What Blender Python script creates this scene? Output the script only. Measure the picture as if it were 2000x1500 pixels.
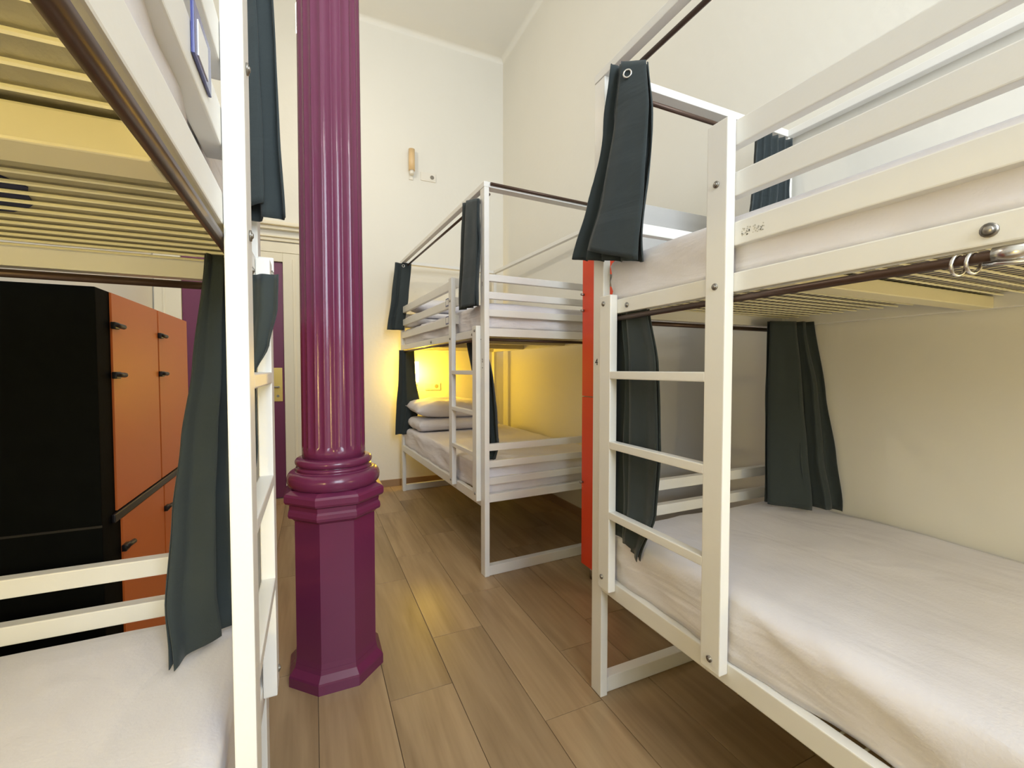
import bpy, bmesh, math, random
from mathutils import Vector, Matrix, noise
random.seed(7)
C = bpy.context.scene.collection
S = bpy.context.scene
R = math.radians
for o in list(bpy.data.objects): bpy.data.objects.remove(o)

# ------------------------------------------------------------------ camera
cam_d = bpy.data.cameras.new('camera'); cam = bpy.data.objects.new('camera', cam_d); C.objects.link(cam)
cam_d.sensor_width = 36.0; cam_d.lens = 860 / 2000 * 36.0
cam_d.clip_start = 0.02; cam_d.clip_end = 60
cam.location = (0, 0, 1.2)
cam.rotation_mode = 'XYZ'
cam.rotation_euler = (R(90 - 1.8898), R(0.0), R(-24.3755))
S.camera = cam

# ------------------------------------------------------------------ world, lights, exposure
w = bpy.data.worlds.new('world'); S.world = w; w.use_nodes = True
w.node_tree.nodes['Background'].inputs[0].default_value = (0.75, 0.85, 1.0, 1)
w.node_tree.nodes['Background'].inputs[1].default_value = 0.6
S.view_settings.view_transform = 'Standard'; S.view_settings.look = 'None'
S.view_settings.exposure = 0.09; S.view_settings.gamma = 1.0; S.view_settings.use_curve_mapping = False

def light(name, kind, loc, energy, col, size=0.1, size_y=None, rot=(0, 0, 0), spread=None):
    d = bpy.data.lights.new(name, kind); d.energy = energy; d.color = col
    if kind == 'AREA':
        d.shape = 'RECTANGLE' if size_y else 'SQUARE'; d.size = size
        if size_y: d.size_y = size_y
        if spread: d.spread = spread
    else: d.shadow_soft_size = size
    o = bpy.data.objects.new(name, d); C.objects.link(o); o.location = loc; o.rotation_euler = rot
    return o
# daylight through the tall window behind the camera
light('window_daylight', 'AREA', (0.65, -2.38, 2.75), 112, (0.78, 0.88, 1.0), 1.5, 2.2, (R(90), 0, 0))
# pendant lamps
light('pendant_light_far', 'POINT', (-0.02, 3.2, 3.28), 25, (1.0, 0.89, 0.70), 0.05)
light('pendant_light_near', 'POINT', (0.9, -1.0, 3.4), 22, (1.0, 0.94, 0.84), 0.06)
# reading lamps in the lower bunks
light('reading_light_far', 'POINT', (1.035, 4.45, 1.15), 14, (1.0, 0.62, 0.035), 0.03)
light('reading_light_left', 'POINT', (-1.0, -0.35, 1.24), 20, (1.0, 0.78, 0.26), 0.04)
light('reading_light_right', 'POINT', (1.75, -0.45, 1.05), 8.5, (1.0, 0.77, 0.28), 0.04)

# ------------------------------------------------------------------ materials
def mat(name, col, rough=0.5, metal=0.0, var=0.0, var_scale=4.0, bump=0.0, bump_scale=60.0, coat=0.0, spec=0.5, sheen=0.0, emit=None, estr=0.0, obj_rand=0.0):
    m = bpy.data.materials.new(name); m.use_nodes = True; nt = m.node_tree; b = nt.nodes['Principled BSDF']
    b.inputs['Roughness'].default_value = rough; b.inputs['Metallic'].default_value = metal
    b.inputs['Specular IOR Level'].default_value = spec
    b.inputs['Coat Weight'].default_value = coat; b.inputs['Coat Roughness'].default_value = 0.08
    b.inputs['Sheen Weight'].default_value = sheen
    if emit: b.inputs['Emission Color'].default_value = (*emit, 1); b.inputs['Emission Strength'].default_value = estr
    tc = nt.nodes.new('ShaderNodeTexCoord')
    n = nt.nodes.new('ShaderNodeTexNoise'); n.inputs['Scale'].default_value = var_scale; n.inputs['Detail'].default_value = 5
    nt.links.new(tc.outputs['Object'], n.inputs['Vector'])
    mx = nt.nodes.new('ShaderNodeMix'); mx.data_type = 'RGBA'
    mx.inputs[6].default_value = (*[c * (1 - var) for c in col], 1); mx.inputs[7].default_value = (*[min(1, c * (1 + var)) for c in col], 1)
    nt.links.new(n.outputs['Fac'], mx.inputs[0]); nt.links.new(mx.outputs[2], b.inputs['Base Color'])
    if bump > 0:
        n2 = nt.nodes.new('ShaderNodeTexNoise'); n2.inputs['Scale'].default_value = bump_scale; n2.inputs['Detail'].default_value = 4
        nt.links.new(tc.outputs['Object'], n2.inputs['Vector'])
        bp = nt.nodes.new('ShaderNodeBump'); bp.inputs['Strength'].default_value = bump; bp.inputs['Distance'].default_value = 0.01
        nt.links.new(n2.outputs['Fac'], bp.inputs['Height']); nt.links.new(bp.outputs['Normal'], b.inputs['Normal'])
    return m

M = {}
M['wall'] = mat('wall_plaster', (0.80, 0.775, 0.70), 0.85, var=0.03, var_scale=1.5, bump=0.12, bump_scale=25)
M['ceil'] = mat('ceiling_plaster', (0.82, 0.80, 0.735), 0.9, var=0.02, var_scale=1.2, bump=0.08, bump_scale=20)
M['white'] = mat('white_enamel', (0.80, 0.785, 0.74), 0.38, var=0.03, var_scale=9, bump=0.03, bump_scale=80)
M['deckpaint'] = mat('cream_enamel', (0.74, 0.68, 0.46), 0.45, var=0.05, var_scale=8)
M['wire'] = mat('cream_wire', (0.80, 0.75, 0.52), 0.4, var=0.05)
M['purple'] = mat('purple_gloss_paint', (0.155, 0.026, 0.075), 0.2, var=0.06, var_scale=5, bump=0.05, bump_scale=30, coat=0.15, spec=0.4)
M['doorpurple'] = mat('purple_door_paint', (0.16, 0.028, 0.085), 0.4, var=0.05)
M['cream'] = mat('cream_joinery_paint', (0.82, 0.76, 0.60), 0.45, var=0.03)
M['rod'] = mat('brown_rod', (0.085, 0.05, 0.035), 0.38, metal=0.5, var=0.2, var_scale=20)
M['chrome'] = mat('chrome', (0.62, 0.6, 0.57), 0.25, metal=1.0, var=0.05)
M['bolt'] = mat('bolt_steel', (0.33, 0.31, 0.28), 0.35, metal=0.9, var=0.1)
M['dark'] = mat('dark_mark', (0.03, 0.025, 0.03), 0.6)
M['body'] = mat('black_locker_body', (0.004, 0.0045, 0.004), 0.75, var=0.4, var_scale=14, bump=0.05, bump_scale=120, spec=0.05)
M['latch'] = mat('black_latch', (0.008, 0.006, 0.006), 0.4)
M['grey'] = mat('grey_locker_body', (0.55, 0.54, 0.52), 0.5, var=0.03)
M['orange_l'] = mat('orange_laminate', (0.66, 0.155, 0.028), 0.42, var=0.03, var_scale=2)
M['orange_r'] = mat('red_orange_laminate', (0.80, 0.062, 0.012), 0.4, var=0.03, var_scale=2)
M['brass'] = mat('brass', (0.80, 0.62, 0.20), 0.3, metal=0.7, var=0.05)
M['plastic'] = mat('white_plastic', (0.80, 0.76, 0.67), 0.4)
M['grout'] = mat('grout', (0.17, 0.115, 0.065), 0.9)
M['amber'] = mat('amber_glass', (0.74, 0.52, 0.27), 0.35, var=0.05)
M['glow'] = mat('lit_shade', (1, 0.9, 0.6), 0.5, emit=(1.0, 0.78, 0.25), estr=6)
M['glowp'] = mat('lit_pendant_shade', (1, 0.97, 0.9), 0.5, emit=(1.0, 0.93, 0.8), estr=4)
M['foot'] = mat('grey_foot', (0.12, 0.11, 0.09), 0.4, metal=0.4)
M['navy'] = mat('navy_fabric', (0.012, 0.016, 0.06), 0.8, var=0.3, var_scale=60)
M['tagblue'] = mat('blue_tag', (0.06, 0.07, 0.24), 0.25)
M['tagwhite'] = mat('white_tag', (0.85, 0.85, 0.85), 0.5)

def cloth_mat(name, col, scale, strength, sheen=0.0, weave=False):
    m = mat(name, col, 0.9, var=0.06, var_scale=6, spec=0.2, sheen=sheen)
    nt = m.node_tree; b = nt.nodes['Principled BSDF']; tc = [x for x in nt.nodes if x.type == 'TEX_COORD'][0]
    n = nt.nodes.new('ShaderNodeTexNoise'); n.inputs['Scale'].default_value = scale; n.inputs['Detail'].default_value = 3; n.inputs['Distortion'].default_value = 0.6
    mp = nt.nodes.new('ShaderNodeMapping'); mp.inputs['Scale'].default_value = (1.0, 0.45, 2.2); mp.inputs['Rotation'].default_value = (0.5, 0, 0.3)
    nt.links.new(tc.outputs['Object'], mp.inputs['Vector']); nt.links.new(mp.outputs['Vector'], n.inputs['Vector'])
    n2 = nt.nodes.new('ShaderNodeTexNoise'); n2.inputs['Scale'].default_value = 420 if weave else 160
    nt.links.new(tc.outputs['Object'], n2.inputs['Vector'])
    a = nt.nodes.new('ShaderNodeMath'); a.operation = 'MULTIPLY_ADD'; a.inputs[1].default_value = 0.05
    nt.links.new(n2.outputs['Fac'], a.inputs[0]); nt.links.new(n.outputs['Fac'], a.inputs[2])
    bp = nt.nodes.new('ShaderNodeBump'); bp.inputs['Strength'].default_value = strength; bp.inputs['Distance'].default_value = 0.03
    nt.links.new(a.outputs[0], bp.inputs['Height']); nt.links.new(bp.outputs['Normal'], b.inputs['Normal'])
    return m
M['sheet'] = cloth_mat('white_sheet', (0.78, 0.755, 0.785), 5.0, 0.42)
M['under'] = cloth_mat('mattress_ticking', (0.40, 0.365, 0.24), 9.0, 0.5)
M['under_shaded'] = cloth_mat('shaded_mattress_ticking', (0.13, 0.115, 0.125), 9.0, 0.3)  # ticking darkened: shade under the right upper mattress painted into its colour
M['curtain'] = cloth_mat('dark_grey_curtain_cloth', (0.037, 0.047, 0.049), 5.0, 0.25, sheen=0.15, weave=True)

# wood look floor tile
def plank_material():
    m = bpy.data.materials.new('wood_look_tile'); m.use_nodes = True; nt = m.node_tree; b = nt.nodes['Principled BSDF']
    tc = nt.nodes.new('ShaderNodeTexCoord'); oi = nt.nodes.new('ShaderNodeObjectInfo')
    mp = nt.nodes.new('ShaderNodeMapping'); mp.inputs['Scale'].default_value = (9.0, 0.9, 1)
    comb = nt.nodes.new('ShaderNodeCombineXYZ'); mul = nt.nodes.new('ShaderNodeMath'); mul.operation = 'MULTIPLY'; mul.inputs[1].default_value = 57
    nt.links.new(oi.outputs['Random'], mul.inputs[0]); nt.links.new(mul.outputs[0], comb.inputs[0]); nt.links.new(mul.outputs[0], comb.inputs[1])
    nt.links.new(comb.outputs[0], mp.inputs['Location']); nt.links.new(tc.outputs['Object'], mp.inputs['Vector'])
    n1 = nt.nodes.new('ShaderNodeTexNoise'); n1.inputs['Scale'].default_value = 1.0; n1.inputs['Detail'].default_value = 6; n1.inputs['Distortion'].default_value = 0.8
    nt.links.new(mp.outputs[0], n1.inputs['Vector'])
    mp2 = nt.nodes.new('ShaderNodeMapping'); mp2.inputs['Scale'].default_value = (60.0, 2.5, 1)
    nt.links.new(comb.outputs[0], mp2.inputs['Location']); nt.links.new(tc.outputs['Object'], mp2.inputs['Vector'])
    n2 = nt.nodes.new('ShaderNodeTexNoise'); n2.inputs['Scale'].default_value = 1.0; n2.inputs['Detail'].default_value = 4
    nt.links.new(mp2.outputs[0], n2.inputs['Vector'])
    mixf = nt.nodes.new('ShaderNodeMath'); mixf.operation = 'MULTIPLY_ADD'; mixf.inputs[1].default_value = 0.35
    nt.links.new(n2.outputs['Fac'], mixf.inputs[0]); nt.links.new(n1.outputs['Fac'], mixf.inputs[2])
    ramp = nt.nodes.new('ShaderNodeValToRGB'); e = ramp.color_ramp.elements
    e[0].position = 0.42; e[0].color = (0.255, 0.165, 0.082, 1)
    e[1].position = 0.95; e[1].color = (0.46, 0.325, 0.18, 1)
    k = ramp.color_ramp.elements.new(0.66); k.color = (0.36, 0.245, 0.13, 1)
    nt.links.new(mixf.outputs[0], ramp.inputs[0])
    hsv = nt.nodes.new('ShaderNodeHueSaturation'); mr = nt.nodes.new('ShaderNodeMapRange'); mr.inputs[3].default_value = 0.88; mr.inputs[4].default_value = 1.1
    nt.links.new(oi.outputs['Random'], mr.inputs[0]); nt.links.new(mr.outputs[0], hsv.inputs['Value']); nt.links.new(ramp.outputs[0], hsv.inputs['Color'])
    nt.links.new(hsv.outputs[0], b.inputs['Base Color']); b.inputs['Roughness'].default_value = 0.36
    bp = nt.nodes.new('ShaderNodeBump'); bp.inputs['Strength'].default_value = 0.05; bp.inputs['Distance'].default_value = 0.005
    nt.links.new(n2.outputs['Fac'], bp.inputs['Height']); nt.links.new(bp.outputs[0], b.inputs['Normal'])
    return m
M['plank'] = plank_material()
M['skirt'] = mat('brown_tile_skirting', (0.30, 0.19, 0.105), 0.4, var=0.15, var_scale=8)

# ------------------------------------------------------------------ helpers
def link(name, me, m=None, parent=None, smooth=False):
    o = bpy.data.objects.new(name, me); C.objects.link(o)
    if m is not None and not me.materials: me.materials.append(m)
    if smooth:
        for p in me.polygons: p.use_smooth = True
    if parent is not None: o.parent = parent
    return o
def obj(name, bm, m, parent=None, smooth=False):
    bmesh.ops.recalc_face_normals(bm, faces=bm.faces[:])
    me = bpy.data.meshes.new(name); bm.to_mesh(me); bm.free()
    return link(name, me, m, parent, smooth)
def add_box(bm, x0, x1, y0, y1, z0, z1, bev=0.0):
    x0, x1 = min(x0, x1), max(x0, x1); y0, y1 = min(y0, y1), max(y0, y1); z0, z1 = min(z0, z1), max(z0, z1)
    r = bmesh.ops.create_cube(bm, size=1.0, matrix=Matrix.Translation(((x0+x1)/2, (y0+y1)/2, (z0+z1)/2)) @ Matrix.Diagonal((x1-x0, y1-y0, z1-z0, 1)))
    if bev > 0:
        es = set(e for v in r['verts'] for e in v.link_edges)
        bmesh.ops.bevel(bm, geom=list(es), offset=bev, segments=2, profile=0.6, affect='EDGES')
    return bm
def box(name, x0, x1, y0, y1, z0, z1, m, parent=None, bev=0.003):
    bm = bmesh.new(); add_box(bm, x0, x1, y0, y1, z0, z1, bev)
    o = obj(name, bm, m, parent)
    if bev > 0:
        for p in o.data.polygons: p.use_smooth = False
    return o
def add_cyl(bm, a, b, r, seg=12, r2=None, caps=True):
    a, b = Vector(a), Vector(b); d = b - a
    q = d.to_track_quat('Z', 'Y').to_matrix().to_4x4()
    bmesh.ops.create_cone(bm, cap_ends=caps, segments=seg, radius1=r, radius2=r if r2 is None else r2, depth=d.length, matrix=Matrix.Translation((a+b)/2) @ q)
def cyl(name, a, b, r, m, parent=None, seg=12, r2=None):
    bm = bmesh.new(); add_cyl(bm, a, b, r, seg, r2); o = obj(name, bm, m, parent)
    for p in o.data.polygons: p.use_smooth = len(p.vertices) == 4
    return o
def lathe(bm, prof, cx, cy, seg=48, rfun=None, phase=0.0, cap=True):
    rings = []
    for (r, z) in prof:
        ring = []
        for i in range(seg):
            a = phase + 2*math.pi*i/seg
            rr = r if rfun is None else rfun(r, z, a)
            ring.append(bm.verts.new((cx + rr*math.cos(a), cy + rr*math.sin(a), z)))
        rings.append(ring)
    for k in range(len(rings)-1):
        for i in range(seg):
            j = (i+1) % seg
            bm.faces.new((rings[k][i], rings[k][j], rings[k+1][j], rings[k+1][i]))
    if cap: bm.faces.new(rings[0][::-1]); bm.faces.new(rings[-1])
def add_torus(bm, c, axis, R1, r1, n=16, k=8):
    q = Vector(axis).to_track_quat('Z', 'Y').to_matrix()
    vs = []
    for i in range(n):
        a = 2*math.pi*i/n; row = []
        for j in range(k):
            b = 2*math.pi*j/k
            p = Vector(((R1+r1*math.cos(b))*math.cos(a), (R1+r1*math.cos(b))*math.sin(a), r1*math.sin(b)))
            row.append(bm.verts.new(Vector(c) + q @ p))
        vs.append(row)
    for i in range(n):
        for j in range(k):
            bm.faces.new((vs[i][j], vs[(i+1) % n][j], vs[(i+1) % n][(j+1) % k], vs[i][(j+1) % k]))
def tag(o, label, cat, group=None, kind=None):
    o['label'] = label; o['category'] = cat
    if group: o['group'] = group
    if kind: o['kind'] = kind
    return o
def thing(name, label, cat, loc, rotz=0.0, group=None):
    o = bpy.data.objects.new(name, None); C.objects.link(o); o.empty_display_size = 0.1
    o.location = loc; o.rotation_euler = (0, 0, rotz)
    return tag(o, label, cat, group)
def struct(o): o['kind'] = 'structure'; return o
def text_part(name, body, size, loc, rot, m, parent):
    cu = bpy.data.curves.new(name, 'FONT'); cu.body = body; cu.size = size; cu.extrude = 0.0004; cu.align_x = 'CENTER'; cu.align_y = 'CENTER'
    t = bpy.data.objects.new('tmp', cu); C.objects.link(t)
    dg = bpy.context.evaluated_depsgraph_get(); dg.update()
    me = bpy.data.meshes.new_from_object(t.evaluated_get(dg)); bpy.data.objects.remove(t)
    me.materials.clear(); o = link(name, me, m, parent); o.location = loc; o.rotation_euler = rot
    return o

# ------------------------------------------------------------------ room shell
XL, XR, YF, YB, ZC = -1.20, 1.975, -2.45, 4.60, 4.62
# floor: grout bed plus one object per tile plank
fl = struct(box('floor', XL-0.1, XR+0.1, YF-0.1, YB+0.1, -0.08, -0.0035, M['grout'], bev=0))
PW, PL, G = 0.2350, 0.9215, 0.0022
offs = {0: 0.37, 1: 0.675, 2: 0.061, 3: 0.366, 4: 0.668}
bm = bmesh.new(); add_box(bm, -PW/2+G/2, PW/2-G/2, -PL/2+G/2, PL/2-G/2, -0.008, 0.0, 0.0012)
bmesh.ops.recalc_face_normals(bm, faces=bm.faces[:]); pm = bpy.data.meshes.new('plank'); bm.to_mesh(pm); bm.free(); pm.materials.append(M['plank'])
def plank(x, y0, y1, x0=None, x1=None):
    full = (y1 - y0 > PL - 1e-3) and x0 is None
    if full: o = bpy.data.objects.new('plank', pm); C.objects.link(o); o.location = (x, (y0+y1)/2, 0)
    else:
        a = x0 if x0 is not None else x-PW/2; b = x1 if x1 is not None else x+PW/2
        bm = bmesh.new(); add_box(bm, a-x+G/2, b-x-G/2, (y0-y1)/2+G/2, (y1-y0)/2-G/2, -0.008, 0, 0.0012)
        o = obj('plank', bm, M['plank']); o.location = (x, (y0+y1)/2, 0)
    o.parent = fl
for i in range(-5, 9):
    x0 = 0.003 + i*PW; x1 = x0 + PW
    off = offs[i] if i in offs else ((0.37 + 0.305*i) % 1.0)*PL
    y = off - 5*PL
    while y < YB:
        a, b = max(y, YF), min(y+PL, YB)
        if b - a > 0.03:
            xa, xb = max(x0, XL), min(x1, XR)
            if xb - xa > 0.02:
                if xb - xa < PW-1e-4: plank((x0+x1)/2, a, b, xa, xb)
                else: plank((x0+x1)/2, a, b)
        y += PL
# walls
struct(box('wall_right', XR, XR+0.12, YF-0.1, YB+0.1, -0.08, ZC+0.1, M['wall'], bev=0))
struct(box('wall_left', XL-0.12, XL, YF-0.1, YB+0.1, -0.08, ZC+0.1, M['wall'], bev=0))
bm = bmesh.new()
DX0, DX1, DZ = -1.005, -0.235, 2.185     # door opening
add_box(bm, XL-0.12, DX0, YB, YB+0.12, -0.08, ZC+0.1)
add_box(bm, DX1, XR+0.12, YB, YB+0.12, -0.08, ZC+0.1)
add_box(bm, DX0, DX1, YB, YB+0.12, DZ, ZC+0.1)
struct(obj('wall_back', bm, M['wall']))
bm = bmesh.new()
WX0, WX1, WZ0, WZ1 = -0.15, 1.45, 1.6, 3.9
add_box(bm, XL-0.12, WX0, YF-0.12, YF, -0.08, ZC+0.1); add_box(bm, WX1, XR+0.12, YF-0.12, YF, -0.08, ZC+0.1)
add_box(bm, WX0, WX1, YF-0.12, YF, -0.08, WZ0); add_box(bm, WX0, WX1, YF-0.12, YF, WZ1, ZC+0.1)
struct(obj('wall_front', bm, M['wall']))
win = struct(bpy.data.objects.new('window_1', None)); C.objects.link(win); win.location = (0.65, YF, 2.75)
bm = bmesh.new()
for a, b, c, d in ((-0.8, -0.74, -1.15, 1.15), (0.74, 0.8, -1.15, 1.15), (-0.74, 0.74, -1.15, -1.09), (-0.74, 0.74, 1.09, 1.15), (-0.02, 0.02, -1.09, 1.09)): add_box(bm, a, b, -0.08, -0.02, c, d, 0.004)
obj('window_frame', bm, M['cream'], win)
M['sky'] = mat('daylit_pane', (0.8, 0.9, 1), 0.3, emit=(0.74, 0.87, 1.0), estr=1.2)
box('pane', -0.74, 0.74, -0.055, -0.05, -1.09, 1.09, M['sky'], win, 0)
# ceiling with coved edges
bm = bmesh.new()
def cove_ring(inset, z): return [bm.verts.new(p) for p in ((XL+inset, YF+inset, z), (XR-inset, YF+inset, z), (XR-inset, YB-inset, z), (XL+inset, YB-inset, z))]
rings = []; rc = 0.05
for k in range(9):
    a = R(90*k/8); rings.append(cove_ring(rc*(1-math.cos(a)) - 0.001, ZC - rc + rc*math.sin(a)))
for k in range(8):
    for i in range(4): bm.faces.new((rings[k][i], rings[k][(i+1) % 4], rings[k+1][(i+1) % 4], rings[k+1][i]))
bm.faces.new(rings[-1])
top = [bm.verts.new(p) for p in ((XL-0.1, YF-0.1, ZC+0.1), (XR+0.1, YF-0.1, ZC+0.1), (XR+0.1, YB+0.1, ZC+0.1), (XL-0.1, YB+0.1, ZC+0.1))]
bm.faces.new(top)
for i in range(4): bm.faces.new((rings[0][i], rings[0][(i+1) % 4], top[(i+1) % 4], top[i]))
struct(obj('ceiling', bm, M['ceil'], smooth=False))
# skirting
struct(box('baseboard_back', DX1+0.16, XR-0.012, YB-0.011, YB, 0.0, 0.072, M['skirt'], bev=0.002))
struct(box('baseboard_right', XR-0.011, XR, YF, YB, 0.0, 0.072, M['skirt'], bev=0.002))
struct(box('baseboard_left', XL, XL+0.011, YF, YB-0.02, 0.0, 0.072, M['skirt'], bev=0.002))
# door with moulded frame
dr = struct(bpy.data.objects.new('door_1', None)); C.objects.link(dr); dr.location = ((DX0+DX1)/2, YB, 0)
cx = (DX0+DX1)/2
def lx(v): return v - cx
box('door_leaf', lx(DX0)+0.003, lx(DX1)-0.003, -0.005, 0.04, 0.006, DZ-0.004, M['doorpurple'], dr, 0.002)
bm = bmesh.new()
add_box(bm, lx(-1.19), lx(DX0), -0.028, 0.1, 0, DZ+0.08, 0.004)
add_box(bm, lx(DX1), lx(-0.10), -0.028, 0.1, 0, DZ+0.08, 0.004)
add_box(bm, lx(DX0), lx(DX1), -0.028, 0.1, DZ, DZ+0.08, 0.004)
obj('door_frame', bm, M['cream'], dr)
bm = bmesh.new()
add_box(bm, lx(-0.155), lx(-0.135), -0.036, -0.027, 0, DZ+0.03, 0.003); add_box(bm, lx(-0.10), lx(-0.088), -0.034, 0, 0, DZ+0.08, 0.003)
add_box(bm, lx(-1.13), lx(-1.115), -0.036, -0.027, 0, DZ+0.03, 0.003)
obj('frame_moulding', bm, M['cream'], dr)
bm = bmesh.new()
add_box(bm, lx(-1.19), lx(-0.02), -0.05, 0.0, 2.47, 2.50, 0.006); add_box(bm, lx(-1.19), lx(-0.02), -0.085, 0.0, 2.50, 2.535, 0.01)
add_box(bm, lx(-1.19), lx(-0.05), -0.03, 0.0, 2.37, 2.40, 0.005); add_box(bm, lx(-1.19), lx(-0.05), -0.05, 0.0, 2.40, 2.415, 0.005)
add_box(bm, lx(-1.19), lx(-0.08), -0.02, 0.0, 2.27, 2.36, 0.004)
obj('cornice', bm, M['cream'], dr)
hp = box('handle_plate', lx(-0.335), lx(-0.253), -0.012, -0.004, 0.905, 1.215, M['brass'], dr, 0.003)
hp['label'] = 'brass handle plate'
bm = bmesh.new(); add_cyl(bm, (lx(-0.285), -0.01, 1.04), (lx(-0.285), -0.055, 1.04), 0.009); add_cyl(bm, (lx(-0.285), -0.055, 1.04), (lx(-0.37), -0.055, 1.04), 0.008)
obj('lever', bm, M['bolt'], hp)
cyl('keyhole', (lx(-0.292), -0.01, 0.955), (lx(-0.292), -0.018, 0.955), 0.012, M['bolt'], hp)

# ------------------------------------------------------------------ column
col = thing('column', 'glossy purple cast iron column with fluted shaft and octagonal pedestal in the aisle', 'column', (0.076, 1.90, 0))
NF = 20
def flute(r, z, a):
    t = (a*NF/(2*math.pi)) % 1.0
    depth = 0.007 * max(0.0, math.sin(math.pi*t))**0.8
    f = 1.0
    if z < 0.905: f = max(0.0, (z-0.88)/0.025)
    return r - depth*f
bm = bmesh.new()
prof = [(0.118, 0.855), (0.118, 0.88)] + [(0.118, 0.88+0.005*i) for i in range(1, 6)] + [(0.118 - 0.010*i/10, 0.905+i*(ZC+0.02-0.905)/10) for i in range(1, 11)]
lathe(bm, prof, 0, 0, NF*12, flute)
sh = obj('shaft', bm, M['purple'], col, smooth=True)
bm = bmesh.new()
pr = []
def bead(z0, z1, r0, bulge, n=10):
    for i in range(n+1):
        a = math.pi*i/n; pr.append((r0 + bulge*math.sin(a), z0 + (z1-z0)*(1-math.cos(a))/2))
bead(0.742, 0.806, 0.150, 0.024); bead(0.808, 0.822, 0.138, 0.004, 4); bead(0.824, 0.856, 0.128, 0.016, 8); pr.append((0.118, 0.858))
lathe(bm, pr, 0, 0, 64)
obj('base_moulding', bm, M['purple'], col, smooth=True)
def octo(bm, levels):
    k = 1/math.cos(R(22.5))/2
    rings = []
    for (a, z) in levels:
        rings.append([bm.verts.new((a*k*math.cos(R(22.5+45*i)), a*k*math.sin(R(22.5+45*i)), z)) for i in range(8)])
    for q in range(len(rings)-1):
        for i in range(8): bm.faces.new((rings[q][i], rings[q][(i+1) % 8], rings[q+1][(i+1) % 8], rings[q+1][i]))
    bm.faces.new(rings[0][::-1]); bm.faces.new(rings[-1])
bm = bmesh.new(); octo(bm, [(0.345, 0), (0.345, 0.035), (0.340, 0.042), (0.305, 0.062), (0.300, 0.072), (0.298, 0.08)]); obj('plinth', bm, M['purple'], col)
bm = bmesh.new(); octo(bm, [(0.296, 0.078), (0.290, 0.10), (0.290, 0.645)]); obj('pedestal', bm, M['purple'], col)
bm = bmesh.new(); octo(bm, [(0.292, 0.628), (0.312, 0.640), (0.330, 0.642), (0.336, 0.652), (0.332, 0.666), (0.320, 0.674), (0.326, 0.690), (0.352, 0.698), (0.360, 0.706), (0.360, 0.726), (0.350, 0.734), (0.31, 0.745)])
obj('pedestal_cap', bm, M['purple'], col)

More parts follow.
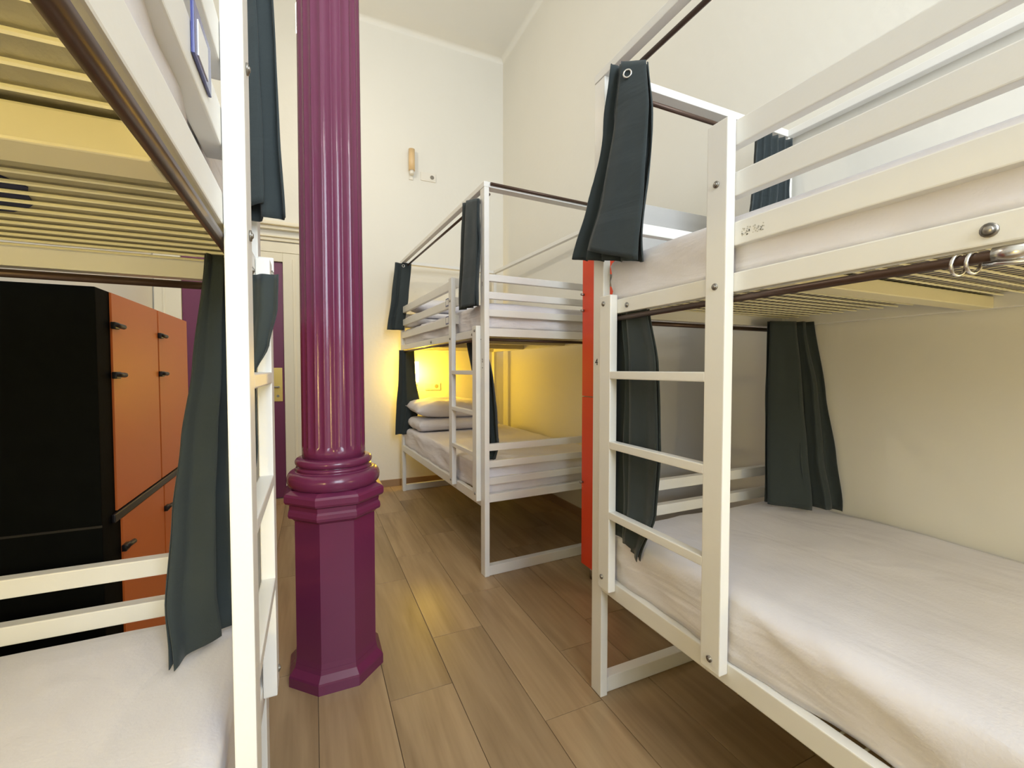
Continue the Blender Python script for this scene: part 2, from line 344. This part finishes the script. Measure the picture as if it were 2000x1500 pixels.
# ------------------------------------------------------------------ bunk beds
# local frame: x = 0 outer face of aisle posts .. W wall side ; y = 0 ladder end .. L ; s = -1 mirrors y (and flip mirrors x)
W, L = 1.015, 2.08
def bunk(label, loc, rotz, sx, sy, stile_v, far_end_rails=True, numbers=(), tags=(), ywires=0, width=W, du=0.0, erod=(0.075, 2.17)):
    W = width
    b = thing('bunk_bed', label, 'bunk bed', loc, rotz, 'white bunk beds')
    def bx(name, x0, x1, y0, y1, z0, z1, m=None, bev=0.003, parent=None):
        return box(name, sx*x0, sx*x1, sy*y0, sy*y1, z0, z1, m or M['white'], parent or b, bev)
    ZT = 2.256
    for x in (0, W-0.03):
        for y in (0, L-0.06): bx('post', x, x+0.03, y, y+0.06, 0, ZT-0.03)
    # end frames
    for y in (0.012, L-0.042):
        bx('floor_rail', 0.03, W-0.03, y-0.006, y+0.036, 0.001, 0.058)
        for z0, z1 in ((0.728, 0.768), (0.630, 0.670), (0.530, 0.570), (1.705+du, 1.745+du), (1.605+du, 1.645+du), (1.505+du, 1.545+du)):
            bx('end_rail', 0.03, W-0.03, y+0.003, y+0.033, z0, z1)
        for z0, z1 in ((0.428, 0.475), (1.390+du, 1.437+du)): bx('end_beam', 0.03, W-0.03, y, y+0.036, z0, z1, M['white'])
    # canopy
    bx('canopy_rail', -0.002, 0.032, 0, L, ZT-0.03, ZT); bx('canopy_rail', W-0.032, W+0.002, 0, L, ZT-0.03, ZT)
    bx('canopy_rail', 0.032, W-0.032, 0, 0.06, ZT-0.03, ZT); bx('canopy_rail', 0.032, W-0.032, L-0.06, L, ZT-0.03, ZT)
    # side rails + guard
    for x in (0, W-0.03):
        for z0, z1 in ((0.400, 0.458), (1.390+du, 1.437+du)): bx('side_rail', x, x+0.03, 0.06, L-0.06, z0, z1)
    v1, v2 = stile_v
    for z0, z1 in ((1.502+du, 1.560+du), (1.622+du, 1.680+du), (1.744+du, 1.804+du)): bx('guard_rail', 0.0, 0.028, v2+0.004, L-0.06, z0, z1)
    # ladder
    bx('ladder_stile', -0.03, -0.0005, v1, v1+0.06, 0.432, 1.452)
    bx('ladder_stile', -0.03, -0.0005, v2, v2+0.06, 0.432, 1.806)
    for z in (1.168, 0.930, 0.689): bx('ladder_rung', -0.03, -0.001, v1+0.058, v2+0.002, z, z+0.026)
    # bolts on stiles
    for (v, z) in ((v1+0.022, 1.425), (v1+0.022, 0.475), (v2+0.03, 1.405), (v2+0.03, 0.462), (v2+0.03, 1.655), (-0.0+0.19, 1.412) if v1 < 0.1 else (0.17, 1.412)):
        bm = bmesh.new(); x = -0.03 if v > v1-0.01 and (v < v1+0.06 or v >= v2) else 0.0
        xx = sx*x; d = -sx
        add_cyl(bm, (xx, sy*v, z), (xx+d*0.003, sy*v, z), 0.0085, 12); add_cyl(bm, (xx+d*0.003, sy*v, z), (xx+d*0.0055, sy*v, z), 0.006, 8, 0.003)
        obj('bolt', bm, M['bolt'], b, True)
    bm = bmesh.new(); v = L*0.5; xx = 0
    add_cyl(bm, (xx, sy*v, 1.412), (xx-sx*0.004, sy*v, 1.412), 0.011, 14); add_cyl(bm, (xx-sx*0.004, sy*v, 1.412), (xx-sx*0.008, sy*v, 1.412), 0.009, 12, 0.004)
    obj('bolt', bm, M['bolt'], b, True)
    # decks
    for zt in (0.452, 1.432+du):
        for y in (L/3-0.03, 2*L/3-0.03): bx('cross_beam', 0.03, W-0.03, y, y+0.06, zt-0.042, zt-0.006, M['deckpaint'])
        bm = bmesh.new(); n = 0; y = 0.075
        while y < L-0.06:
            if not any(abs(y-(L/3)) < 0.03 or abs(y-2*L/3) < 0.03 for _ in (0,)):
                add_cyl(bm, (sx*0.03, sy*y, zt-0.004), (sx*(W-0.03), sy*y, zt-0.004), 0.0029, 6)
            y += 0.0445
        if ywires:
            for i in range(1, ywires): add_cyl(bm, (sx*(0.03+i*(W-0.06)/ywires), sy*0.05, zt+0.001), (sx*(0.03+i*(W-0.06)/ywires), sy*(L-0.05), zt+0.001), 0.0018, 5)
        d = obj('wire_deck', bm, M['wire'], b); d['kind'] = 'stuff'
    # curtain rods: upper and lower, aisle side and ladder end
    for z, xr, yr in ((2.208, 0.052, 0.075), (1.374+du, 0.008, 0.05)):
        cyl('curtain_rod', (sx*xr, sy*0.05, z), (sx*xr, sy*(L-0.05), z), 0.0085, M['rod'], b, 10)
        ye, ze = erod if z > 2 else (yr, z)
        cyl('curtain_rod', (sx*0.035, sy*ye, ze), (sx*(W-0.035), sy*ye, ze), 0.0085, M['rod'], b, 10)
        for y in (0.07, L-0.07): cyl('rod_bracket', (sx*xr, sy*y, z), (sx*xr, sy*y, z+0.03), 0.004, M['chrome'], b, 8)
    rz = math.pi/2 if sx > 0 else -math.pi/2
    for (txt, y, z, s) in numbers:
        text_part('number', txt, s, (sx*-0.0006, sy*y, z), (math.pi/2, 0, -math.pi/2), M['dark'], b)
    return b
# right hand bed (ladder end far from the camera -> y mirrored)
BR = (0.9434, 1.3575, 0)
bed_r = bunk('nearest white bunk bed on the right, with a number 4 on its post', BR, 0, 1, -1, (0.081, 0.533), numbers=(('4', 0.022, 1.226, 0.034),), ywires=30)
BL = (-0.115, 1.285, 0)
bed_l = bunk('white bunk bed at far left beside the camera, its yellowish wire deck overhead', BL, 0, -1, -1, (0.075, 0.467), ywires=0, du=0.02)
BM = (0.8907, 2.342, 0)
bed_m = bunk('white metal bunk bed at the back wall beyond the column, with lit lower bunk', BM, R(2.59), 1, 1, (0.055, 0.478), numbers=(('1', 0.03, 1.686, 0.036), ('2', 0.03, 1.250, 0.030), ('.', 0.03, 1.225, 0.06)), erod=(-0.009, 2.243))
# scuffed sticker residue on the right guard rail
bm = bmesh.new()
for i in range(46):
    y = -(1.3575-0.693) - 0.006 + 0.066*random.random(); z = 1.529 + 0.018*(random.random()-0.5)
    add_cyl(bm, (0.0005, y, z), (-0.0005, y, z), 0.0012 + 0.0012*random.random(), 6)
M['scuff'] = mat('scuff', (0.52, 0.50, 0.44), 0.8)
so = obj('sticker_residue', bm, M['scuff'], bed_r); so['kind'] = 'stuff'
# framed tags
def framed_tag(parent, x, y, z, w, h, d=0.002):
    bm = bmesh.new(); add_box(bm, x-d, x, y-w/2, y+w/2, z-h/2, z+h/2, 0.0005); t = obj('name_tag', bm, M['tagblue'], parent)
    box('tag_face', x-d-0.0015, x-d, y-w/2+0.01, y+w/2-0.01, z-h/2+0.008, z+h/2-0.008, M['tagwhite'], t, 0)
framed_tag(bed_m, -0.0005, 0.645, 1.665, 0.07, 0.055); framed_tag(bed_m, -0.0005, 0.645, 1.542, 0.07, 0.055)
bm = bmesh.new(); add_box(bm, 0.0005, 0.004, -0.700, -0.612, 1.542, 1.602, 0.001); tg = obj('card_holder', bm, M['tagblue'], bed_l); tg['label'] = 'blue edged card holder'
box('card', 0.004, 0.005, -0.685, -0.635, 1.549, 1.588, M['tagwhite'], tg, 0)
# hook ring + bracket tab at the left bed
bm = bmesh.new(); add_box(bm, 0.0, 0.034, -0.078, -0.072, 1.432, 1.468, 0.003); tb = obj('rail_bracket', bm, M['white'], bed_l)
cyl('bracket_bolt', (0.004, -0.079, 1.45), (0.004, -0.083, 1.45), 0.006, M['bolt'], tb)
# rod coupling with chrome rings under the right bed
bm = bmesh.new(); ry = -(1.3575-0.325); rx = 0.008; rz_ = 1.374
add_cyl(bm, (rx, ry-0.01, rz_), (rx, ry-0.05, rz_), 0.0125, 14)
for k in (0.012, 0.03): add_torus(bm, (rx, ry+k, rz_-0.006), (0.2, 1, 0.1), 0.016, 0.0028)
add_cyl(bm, (rx-0.004, ry+0.0, rz_-0.012), (rx-0.004, ry-0.06, rz_-0.018), 0.0035, 8)
obj('rod_coupling', bm, M['chrome'], bed_r, True)

# ------------------------------------------------------------------ mattresses
def mattress(label, loc, rotz, x0, x1, y0, y1, z0, z1, seed, rough=0.006, group='sheeted mattresses', under='under'):
    cx_, cy_ = (x0+x1)/2, (y0+y1)/2; hx, hy, h = (x1-x0)/2, (y1-y0)/2, z1-z0
    nx, ny, nz = 26, 52, 8; rr = 0.034
    bm = bmesh.new(); grid = {}
    def V(i, j, k):
        key = (i, j, k)
        if key in grid: return grid[key]
        def w(t, n): return t/n
        u, v, q = w(i, nx), w(j, ny), w(k, nz)
        # denser near edges
        def e(t): return 0.5 - 0.5*math.cos(math.pi*t)
        u, v = 0.35*e(u)+0.65*u, 0.35*e(v)+0.65*v
        x, y, z = (2*u-1)*hx, (2*v-1)*hy, q*h
        # round
        ix, iy = hx-rr, hy-rr
        cx2, cy2, cz2 = max(-ix, min(ix, x)), max(-iy, min(iy, y)), max(0.012, min(h-rr, z))
        d = Vector((x-cx2, y-cy2, z-cz2))
        if d.length > 1e-6:
            m_ = max(abs(d.x), abs(d.y), abs(d.z)); d = d.normalized()*m_ if m_ > 0 else d
        p = Vector((cx2, cy2, cz2)) + d
        side = min(1.0, max(0.0, 1 - (z/h)))
        edge = max(abs(x)/hx, abs(y)/hy)
        nrm = Vector((p.x/hx, p.y/hy, 0)); 
        n1 = noise.noise(Vector((p.x*3+seed, p.y*3, p.z*5))); n2 = noise.noise(Vector((p.x*9+p.z*18+seed, p.y*9-p.z*22, p.z*9+seed)))
        amp = rough*(0.7+2.2*(edge > 0.985))
        if k > 0:
            p.z += rough*1.0*n1 + 0.35*rough*n2*(1 if k == nz else 0.5)
        if abs(x) > hx*0.985: p.x += math.copysign(1, x)*amp*0.8*(n2*0.7 + n1)
        if abs(y) > hy*0.985: p.y += math.copysign(1, y)*amp*0.8*(n2*0.7 + n1)
        grid[key] = bm.verts.new((cx_+p.x, cy_+p.y, z0+p.z)); return grid[key]
    def face(a, b_, c, d_): bm.faces.new((V(*a), V(*b_), V(*c), V(*d_)))
    for i in range(nx):
        for j in range(ny):
            face((i, j, nz), (i+1, j, nz), (i+1, j+1, nz), (i, j+1, nz)); face((i, j, 0), (i, j+1, 0), (i+1, j+1, 0), (i+1, j, 0))
    for k in range(nz):
        for i in range(nx):
            face((i, 0, k), (i+1, 0, k), (i+1, 0, k+1), (i, 0, k+1)); face((i, ny, k), (i, ny, k+1), (i+1, ny, k+1), (i+1, ny, k))
        for j in range(ny):
            face((0, j, k), (0, j, k+1), (0, j+1, k+1), (0, j+1, k)); face((nx, j, k), (nx, j+1, k), (nx, j+1, k+1), (nx, j, k+1))
    t = thing('mattress', label, 'mattress', loc, rotz, group)
    o = obj('fitted_sheet', bm, M['sheet'], t, True)
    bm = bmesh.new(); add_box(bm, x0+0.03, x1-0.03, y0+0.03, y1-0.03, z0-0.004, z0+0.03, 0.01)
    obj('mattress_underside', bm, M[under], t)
    return t
IN = 0.022
m1 = mattress('white sheeted mattress on the lower bunk of the nearest bed on the right', BR, 0, IN, W-0.01, -(L-0.05), -0.055, 0.459, 0.627, 1.3, 0.009)
m2 = mattress('white sheeted mattress on the upper bunk of the nearest right bed', BR, 0, IN, W-0.01, -(L-0.05), -0.055, 1.437, 1.59, 5.1, under='under_shaded')
m3 = mattress('cream lit white sheeted mattress on the lower bunk of the bed at far left', BL, 0, -(W-0.01), -IN, -(L-0.05), -0.055, 0.458, 0.628, 9.7, 0.003)
m4 = mattress('mattress on the upper bunk at far left, seen from below through the wire deck', BL, 0, -(W-0.01), -IN, -(L-0.05), -0.055, 1.457, 1.60, 3.9)
m5 = mattress('white sheeted mattress with pillow on the lit lower bunk at the back', BM, R(2.59), IN, W-0.01, 0.055, L-0.05, 0.458, 0.63, 2.2, 0.008)
m6 = mattress('white sheeted mattress on the upper bunk of the bed at the back wall', BM, R(2.59), IN, W-0.01, 0.055, L-0.05, 1.437, 1.59, 7.4, 0.008)
# navy makers patch under the left upper mattress
bm = bmesh.new(); N = 26
for k, z in enumerate((1.4285, 1.4325)): pass
vs0 = [bm.verts.new((-0.43+0.19*math.cos(2*math.pi*i/N)*(1+0.06*math.sin(5*i)), -0.445+0.16*math.sin(2*math.pi*i/N)*(1+0.05*math.cos(3*i)), 1.4512)) for i in range(N)]
vs1 = [bm.verts.new((v.co.x, v.co.y, 1.4535)) for v in vs0]
bm.faces.new(vs0); bm.faces.new(vs1[::-1])
for i in range(N): bm.faces.new((vs0[i], vs0[(i+1) % N], vs1[(i+1) % N], vs1[i]))
p = obj('patch', bm, M['navy'], m4); p['label'] = 'dark navy patch on the underside'

# ------------------------------------------------------------------ pillows and duvets on the back bed
def pillow(name, label, cat, loc, rot, lx_, ly_, lz_, seed, group=None, mtl='sheet', pinch=0.75):
    n = 22; bm = bmesh.new(); top = {}; bot = {}
    for i in range(n+1):
        for j in range(n+1):
            u, v = 2*i/n-1, 2*j/n-1
            ed = max(0.0, (1-abs(u)**3.2)*(1-abs(v)**3.2))**0.5
            s = 1 - 0.06*(abs(u)*abs(v))**2 + 0.0
            sc = 1 - (1-pinch)*0.25*(1-abs(u))*(abs(v)) - (1-pinch)*0.25*(1-abs(v))*(abs(u))
            x, y = u*lx_/2*sc, v*ly_/2*sc
            nz_ = noise.noise(Vector((u*2.2+seed, v*2.2, seed)))*0.22 + noise.noise(Vector((u*6+seed, v*6, 2)))*0.07
            z = lz_/2*ed*(1+nz_)
            top[i, j] = bm.verts.new((x, y, z))
            bot[i, j] = top[i, j] if (i in (0, n) or j in (0, n)) else bm.verts.new((x, y, -lz_/2*ed*0.8))
    for i in range(n):
        for j in range(n):
            bm.faces.new((top[i, j], top[i+1, j], top[i+1, j+1], top[i, j+1]))
            try: bm.faces.new((bot[i, j], bot[i, j+1], bot[i+1, j+1], bot[i+1, j]))
            except ValueError: pass
    o = obj(name, bm, M[mtl], None, True); o.location = loc; o.rotation_euler = rot
    return tag(o, label, cat, group)
def folded(name, label, loc, rotz, lx_, ly_, layers, th, seed):
    t = thing(name, label, 'duvet', loc, rotz)
    for k in range(layers):
        nx_, ny_ = 24, 20; bm = bmesh.new(); rr = th*0.48
        ring = []
        prof = []
        for q in range(7): a = -math.pi/2 + math.pi*q/6; prof.append((lx_/2 - rr + rr*math.cos(a), rr + rr*math.sin(a)))
        for q in range(7): a = math.pi/2 + math.pi*q/6; prof.append((-lx_/2 + rr + rr*math.cos(a), rr + rr*math.sin(a)))
        rows = []
        for j in range(ny_+1):
            v = 2*j/ny_-1; sq = (1-abs(v)**8)
            row = []
            for (x, z) in prof:
                nz_ = noise.noise(Vector((x*7+seed+k, v*3, z*5)))
                row.append(bm.verts.new((x*(0.98+0.02*sq)+0.012*nz_, v*ly_/2, k*th*0.95 + rr + (z-rr)*(0.35+0.65*sq) + 0.007*nz_)))
            rows.append(row)
        m_ = len(prof)
        for j in range(ny_):
            for i in range(m_): bm.faces.new((rows[j][i], rows[j][(i+1) % m_], rows[j+1][(i+1) % m_], rows[j+1][i]))
        bm.faces.new(rows[0][::-1]); bm.faces.new(rows[-1])
        obj('fold', bm, M['sheet'], t, True)
    return t
folded('folded_duvet', 'white folded duvet under the pillow on the lit lower bunk', (1.24, 4.12, 0.638), R(2.6), 0.80, 0.46, 1, 0.115, 1.0)
pillow('pillow', 'plump white pillow on the folded duvet in the lit lower bunk', 'pillow', (1.20, 4.14, 0.825), (R(4), R(2), R(4)), 0.76, 0.46, 0.19, 2.0)
folded('folded_duvet', 'white folded duvet on the upper bunk at the back wall', (1.22, 4.10, 1.60), R(2.6), 0.78, 0.46, 2, 0.055, 4.0)
pillow('pillow', 'white pillow on the upper bunk of the bed at the back wall', 'pillow', (1.20, 4.14, 1.778), (R(2), R(0), R(-3)), 0.72, 0.44, 0.15, 8.0)

# ------------------------------------------------------------------ curtains
def interp(keys, z):
    ks = sorted(keys, key=lambda k: -k[0])
    if z >= ks[0][0]: return ks[0][1:]
    for a, b in zip(ks, ks[1:]):
        if a[0] >= z >= b[0]:
            t = (a[0]-z)/(a[0]-b[0]); t2 = t*t*(3-2*t)*0.5 + t*0.5
            return tuple(pa + (pb-pa)*t2 for pa, pb in zip(a[1:], b[1:]))
    return ks[-1][1:]
def curtain(label, keys, npl, amp0, amp1, seed=0, flap=0.0, flapside=1, bottom=None, top=None, group='dark grey bunk curtains', ring=None, flap_dir=1, parent_list=None, fl_up=0.0):
    """keys: (z, xl, yl, xr, yr); pleated sheet between left and right edge"""
    zt, zb = max(k[0] for k in keys), min(k[0] for k in keys)
    nz_, nt = 36, npl*10
    t = thing('curtain', label, 'curtain', ((keys[0][1]+keys[0][3])/2, (keys[0][2]+keys[0][4])/2, zt), 0, group)
    ox, oy, oz = t.location
    tl_, tr_ = top or (zt, zt)
    def sheet(npl, a0, a1, t0, t1, off0, off1, ztop, zbot_l, zbot_r, sd, th=0.0022):
        bm = bmesh.new(); fr = []; 
        nt = max(10, int(npl*12))
        for k in range(nz_+1):
            q = k/nz_; row = []
            for i in range(nt+1):
                s = i/nt
                zt_s = tl_ + (tr_-tl_)*(t0+(t1-t0)*s); z = zt_s + ((zbot_l+(zbot_r-zbot_l)*s) - zt_s)*q
                zz = max(zb, min(zt, z))
                xl, yl, xr, yr = interp(keys, zz)
                dx, dy = xr-xl, yr-yl; ln = math.hypot(dx, dy) or 1; nx2, ny2 = dy/ln, -dx/ln
                ss = t0 + (t1-t0)*s
                am = a0+(a1-a0)*q
                ph = 2*math.pi*npl*(s + 0.02*math.sin(3*q*math.pi+sd)) + sd
                o_ = am*math.sin(ph)*(1.0 + 0.25*math.sin(2.3*ph+sd)) + off0 + (off1-off0)*q + 0.004*noise.noise(Vector((s*3+sd, q*4, sd)))
                along = 0.25*am*math.sin(2*ph+0.7)
                px = xl+dx*ss + nx2*o_ + dx/ln*along*(0 < i < nt); py = yl+dy*ss + ny2*o_ + dy/ln*along*(0 < i < nt)
                row.append(bm.verts.new((px-ox, py-oy, z-oz)))
            fr.append(row)
        for k in range(nz_):
            for i in range(nt): bm.faces.new((fr[k][i], fr[k][i+1], fr[k+1][i+1], fr[k+1][i]))
        bm.normal_update(); off = {v: v.normal.copy() for v in bm.verts}
        bk = [[bm.verts.new(v.co - off[v]*th) for v in row] for row in fr]
        for k in range(nz_):
            for i in range(nt): bm.faces.new((bk[k][i], bk[k+1][i], bk[k+1][i+1], bk[k][i+1]))
        def rim(a, b):
            for i in range(len(a)-1): bm.faces.new((a[i], b[i], b[i+1], a[i+1]))
        rim(fr[0], bk[0]); rim(fr[-1], bk[-1]); rim([r[0] for r in fr], [r[0] for r in bk]); rim([r[-1] for r in fr], [r[-1] for r in bk])
        return bm
    bl, br = bottom or (zb, zb)
    obj('cloth', sheet(npl, amp0, amp1, 0, 1, 0, 0, zt, bl, br, seed), M['curtain'], t, True)
    if flap:
        # outer fold that closes the bundle
        t0, t1 = (1-flap, 1) if flapside > 0 else (0, flap)
        obj('front_fold', sheet(0.5, 0.006, 0.012, t0, t1, flap_dir*(amp0+0.008), flap_dir*(amp1+0.014), zt, bl+fl_up*0.4, br+fl_up, seed+1), M['curtain'], t, True)
        # header band
        xl, yl, xr, yr = interp(keys, zt)
    if ring:
        bm = bmesh.new(); add_torus(bm, (ring[0]-ox, ring[1]-oy, ring[2]-oz), ring[3], 0.012, 0.003, 18, 8); obj('grommet', bm, M['chrome'], t, True)
    return t
curtain('folded dark curtain hanging at the top corner of the nearest right bed', [
    (2.20, .915, 1.215, .965, 1.105), (2.0, .93, 1.275, .955, 1.065), (1.78, .915, 1.335, .95, 1.078), (1.58, .895, 1.43, .94, 1.085)], 4, .014, .020, 0.4, flap=0.62, bottom=(1.61, 1.535), top=(2.20, 2.15), flap_dir=1, ring=(0.915, 1.14, 2.13, (1, 0.9, 0)))
curtain('dark curtain on the right upper bunk seen through its guard rails', [
    (2.165, 1.64, 1.24, 1.84, 1.24), (1.9, 1.61, 1.24, 1.83, 1.23), (1.62, 1.60, 1.24, 1.82, 1.22)], 5, .014, .018, 1.2, bottom=(1.60, 1.60))
curtain('dark curtain bunched behind the ladder of the lower bunk on the right', [
    (1.405, .985, 1.272, .985, 1.095), (1.22, .985, 1.276, .985, 1.052), (.95, .985, 1.28, .985, 1.040), (.75, .968, 1.25, .964, 1.035), (.60, .952, 1.22, .944, 1.085)], 3, .016, .006, 2.0, flap=0.55, flap_dir=1, bottom=(.63, .592), ring=(0.965, 1.235, 1.388, (0, 1, 0)))
curtain('wide dark curtain by the wall at the end of the right lower bunk', [
    (1.400, 1.735, 1.25, 1.915, 1.17), (1.1, 1.735, 1.25, 1.925, 1.12), (.85, 1.725, 1.24, 1.93, 1.08), (.66, 1.70, 1.22, 1.93, 1.05)], 4, .014, .020, 0.9, flap=0.6, flapside=-1, flap_dir=1, bottom=(.655, .632))
RM = R(2.59)
curtain('short dark curtain at the back wall end of the far upper bunk', [
    (2.225, .735, 4.34, .888, 4.34), (1.9, .70, 4.34, .858, 4.34), (1.58, .655, 4.34, .812, 4.34)], 2, .012, .012, 0.2, flap=0.6, flap_dir=1, flapside=1, ring=(0.81, 4.315, 2.195, (0, 1, 0)))
curtain('dark curtain at the back wall end of the lit far lower bunk', [
    (1.385, .757, 4.30, .90, 4.30), (1.1, .75, 4.30, .912, 4.30), (.86, .728, 4.30, .955, 4.30), (.72, .72, 4.30, .92, 4.30), (.575, .716, 4.30, .866, 4.30)], 2, .012, .016, 1.7, flap=0.6, flap_dir=1)
curtain('dark curtain hanging on the near corner of the far upper bunk', [
    (2.225, .865, 2.62, .885, 2.385), (1.9, .86, 2.65, .88, 2.38), (1.57, .855, 2.665, .875, 2.40)], 3, .014, .018, 0.8, flap=0.6, flap_dir=1, flapside=1, top=(2.222, 2.17))
curtain('dark curtain tapering down behind the ladder of the far lower bunk', [
    (1.385, .955, 2.82, .965, 2.50), (1.14, .955, 2.69, .978, 2.42), (.9, .955, 2.58, .995, 2.40), (.75, .955, 2.54, 1.005, 2.40), (.66, .955, 2.50, .985, 2.43)], 3, .014, .018, 0.8)
curtain('dark curtain on the upper bunk at far left, hanging between bed post and column', [
    (2.20, -.148, 1.215, -.07, 1.13), (1.9, -.148, 1.21, -.062, 1.13), (1.55, -.148, 1.21, -.048, 1.13)], 2, .008, .014, 0.6, flap=0.66, flap_dir=1, flapside=-1, bottom=(1.545, 1.545), fl_up=0.03)
curtain('long dark curtain draped down to the lower mattress at far left', [
    (1.445, -.208, 1.13, -.158, 1.16), (1.2, -.236, 1.13, -.15, 1.17), (1.05, -.257, 1.13, -.15, 1.17), (.9, -.273, 1.12, -.15, 1.17), (.72, -.285, 1.09, -.15, 1.17), (.66, -.270, 1.035, -.152, 1.15), (.632, -.262, .995, -.155, 1.13)], 1, .008, .018, 2.4, flap=0.55, flapside=-1, flap_dir=1, bottom=(.640, .648))
curtain('dark curtain bulging out between the ladder stiles at far left', [
    (1.40, -.135, 1.085, -.061, 1.055), (1.33, -.135, 1.085, -.064, 1.055), (1.25, -.135, 1.085, -.082, 1.06), (1.19, -.135, 1.085, -.112, 1.07), (1.13, -.135, 1.085, -.108, 1.07), (1.03, -.135, 1.085, -.107, 1.075), (.95, -.135, 1.085, -.117, 1.08)], 2, .004, .006, 0.3, ring=(-0.117, 1.04, 1.39, (1, 0.5, 0)))

# ------------------------------------------------------------------ lockers
lk = thing('locker', 'tall black locker with orange doors standing behind the far left bed', 'locker', (-0.53, 1.56, 0))
box('locker_body', -0.50, -0.004, 0, 0.935, 0.10, 1.425, M['body'], lk, 0.003)
for (y0, y1, z0, z1) in ((0.09, 0.503, 0.785, 1.4225), (0.517, 0.93, 0.785, 1.4225), (0.125, 0.527, 0.115, 0.752), (0.54, 0.93, 0.115, 0.752)):
    d = box('locker_door', -0.004, 0.0015, y0, y1, z0, z1, M['orange_l'], lk, 0.0008)
    for zz in ((0.545, 0.40) if z0 > 0.5 else (0.548,)):
        bm = bmesh.new(); yy = y0+0.002; zl = z0+zz
        add_cyl(bm, (0.008, yy-0.01, zl), (0.012, yy+0.052, zl-0.002), 0.0075, 8); add_box(bm, 0.0, 0.012, yy-0.012, yy+0.022, zl-0.012, zl+0.008, 0.002)
        obj('hinge_latch', bm, M['latch'], d, True)
box('divider_strip', -0.004, 0.006, 0.06, 0.935, 0.756, 0.781, M['latch'], lk, 0.003)
box('side_seam', -0.50, -0.004, -0.0015, 0.001, 0.764, 0.770, M['latch'], lk, 0)
for x in (-0.46, -0.05):
    for y in (0.05, 0.88): cyl('foot', (x, y, 0), (x, y, 0.1), 0.018, M['foot'], lk)
lr = thing('locker', 'grey locker with red orange doors between the two beds on the right', 'locker', (1.41, 1.70, 0))
box('locker_body', 0.002, 0.545, 0, 0.42, 0.085, 2.0, M['grey'], lr, 0.003)
for z0, z1 in ((0.088, 1.045), (1.051, 1.997)):
    d = box('locker_door', -0.014, 0.002, 0.004, 0.415, z0, z1, M['orange_r'], lr, 0.002)
    for zz in ((0.56,) if z0 < 0.5 else (1.53, 1.62)): cyl('door_pin', (-0.014, 0.40, zz), (-0.034, 0.40, zz), 0.007, M['bolt'], d, 10)
for x in (0.04, 0.50):
    for y in (0.04, 0.38): cyl('foot', (x, y, 0), (x, y, 0.086), 0.016, M['chrome'], lr)

# ------------------------------------------------------------------ wall fittings on the back wall
def outlet(label, x0, x1, z0, z1):
    t = thing('power_outlet', label, 'outlet', ((x0+x1)/2, YB, (z0+z1)/2)); w_, h_ = x1-x0, z1-z0
    box('cover_plate', -w_/2, w_/2, -0.012, 0, -h_/2, h_/2, M['plastic'], t, 0.003)
    box('blank_insert', -w_/2+0.012, -0.008, -0.0145, -0.012, -h_/2+0.012, h_/2-0.012, M['plastic'], t, 0.001)
    box('socket_insert', 0.008, w_/2-0.012, -0.0145, -0.012, -h_/2+0.012, h_/2-0.012, M['plastic'], t, 0.001)
    M.setdefault('socket', mat('socket_grey', (0.22, 0.20, 0.16), 0.5))
    bm = bmesh.new(); add_cyl(bm, (w_*0.24, -0.0146, 0), (w_*0.24, -0.016, 0), 0.021, 20); obj('socket', bm, M['socket'], t)
outlet('white double outlet plate high on the back wall beside the tan wall lamp', 1.045, 1.205, 3.155, 3.24)
outlet('double outlet plate in the lit lower bunk on the back wall', 1.08, 1.24, 0.985, 1.06)
def sconce(label, x, z, lit):
    t = thing('wall_lamp', label, 'lamp', (x, YB, z))
    box('back_plate', -0.02, 0.02, -0.015, 0, -0.16, 0.08, M['plastic'], t, 0.003)
    cyl('lamp_shade', (0, -0.055, -0.085), (0, -0.055, 0.125), 0.031, M['glow'] if lit else M['amber'], t, 24)
    cyl('lamp_base', (0, -0.055, -0.125), (0, -0.055, -0.0855), 0.022, M['plastic'], t, 20)
    cyl('arm', (0, -0.05, -0.115), (0, -0.01, -0.115), 0.008, M['plastic'], t, 10)
sconce('unlit wall lamp with tan cylinder shade high on the back wall', 0.945, 3.30, False)
sconce('glowing wall lamp in the lower bunk at the back, partly behind the curtain', 0.968, 1.155, True)
# pendant behind the column
def pendant(label, x, y, z0, z1):
    t = thing('pendant_lamp', label, 'lamp', (x, y, ZC))
    cyl('lamp_shade', (0, 0, z0-ZC), (0, 0, z1-ZC), 0.055, M['glowp'], t, 28)
    cyl('shade_cap', (0, 0, z1-ZC), (0, 0, z1-ZC+0.02), 0.05, M['chrome'], t, 24)
    cyl('cord', (0, 0, z1-ZC+0.02), (0, 0, -0.02), 0.004, M['plastic'], t, 8)
    cyl('ceiling_rose', (0, 0, -0.025), (0, 0, 0.0), 0.045, M['plastic'], t, 24)
pendant('lit white pendant lamp mostly hidden behind the purple column', -0.012, 3.2, 3.36, 3.53)
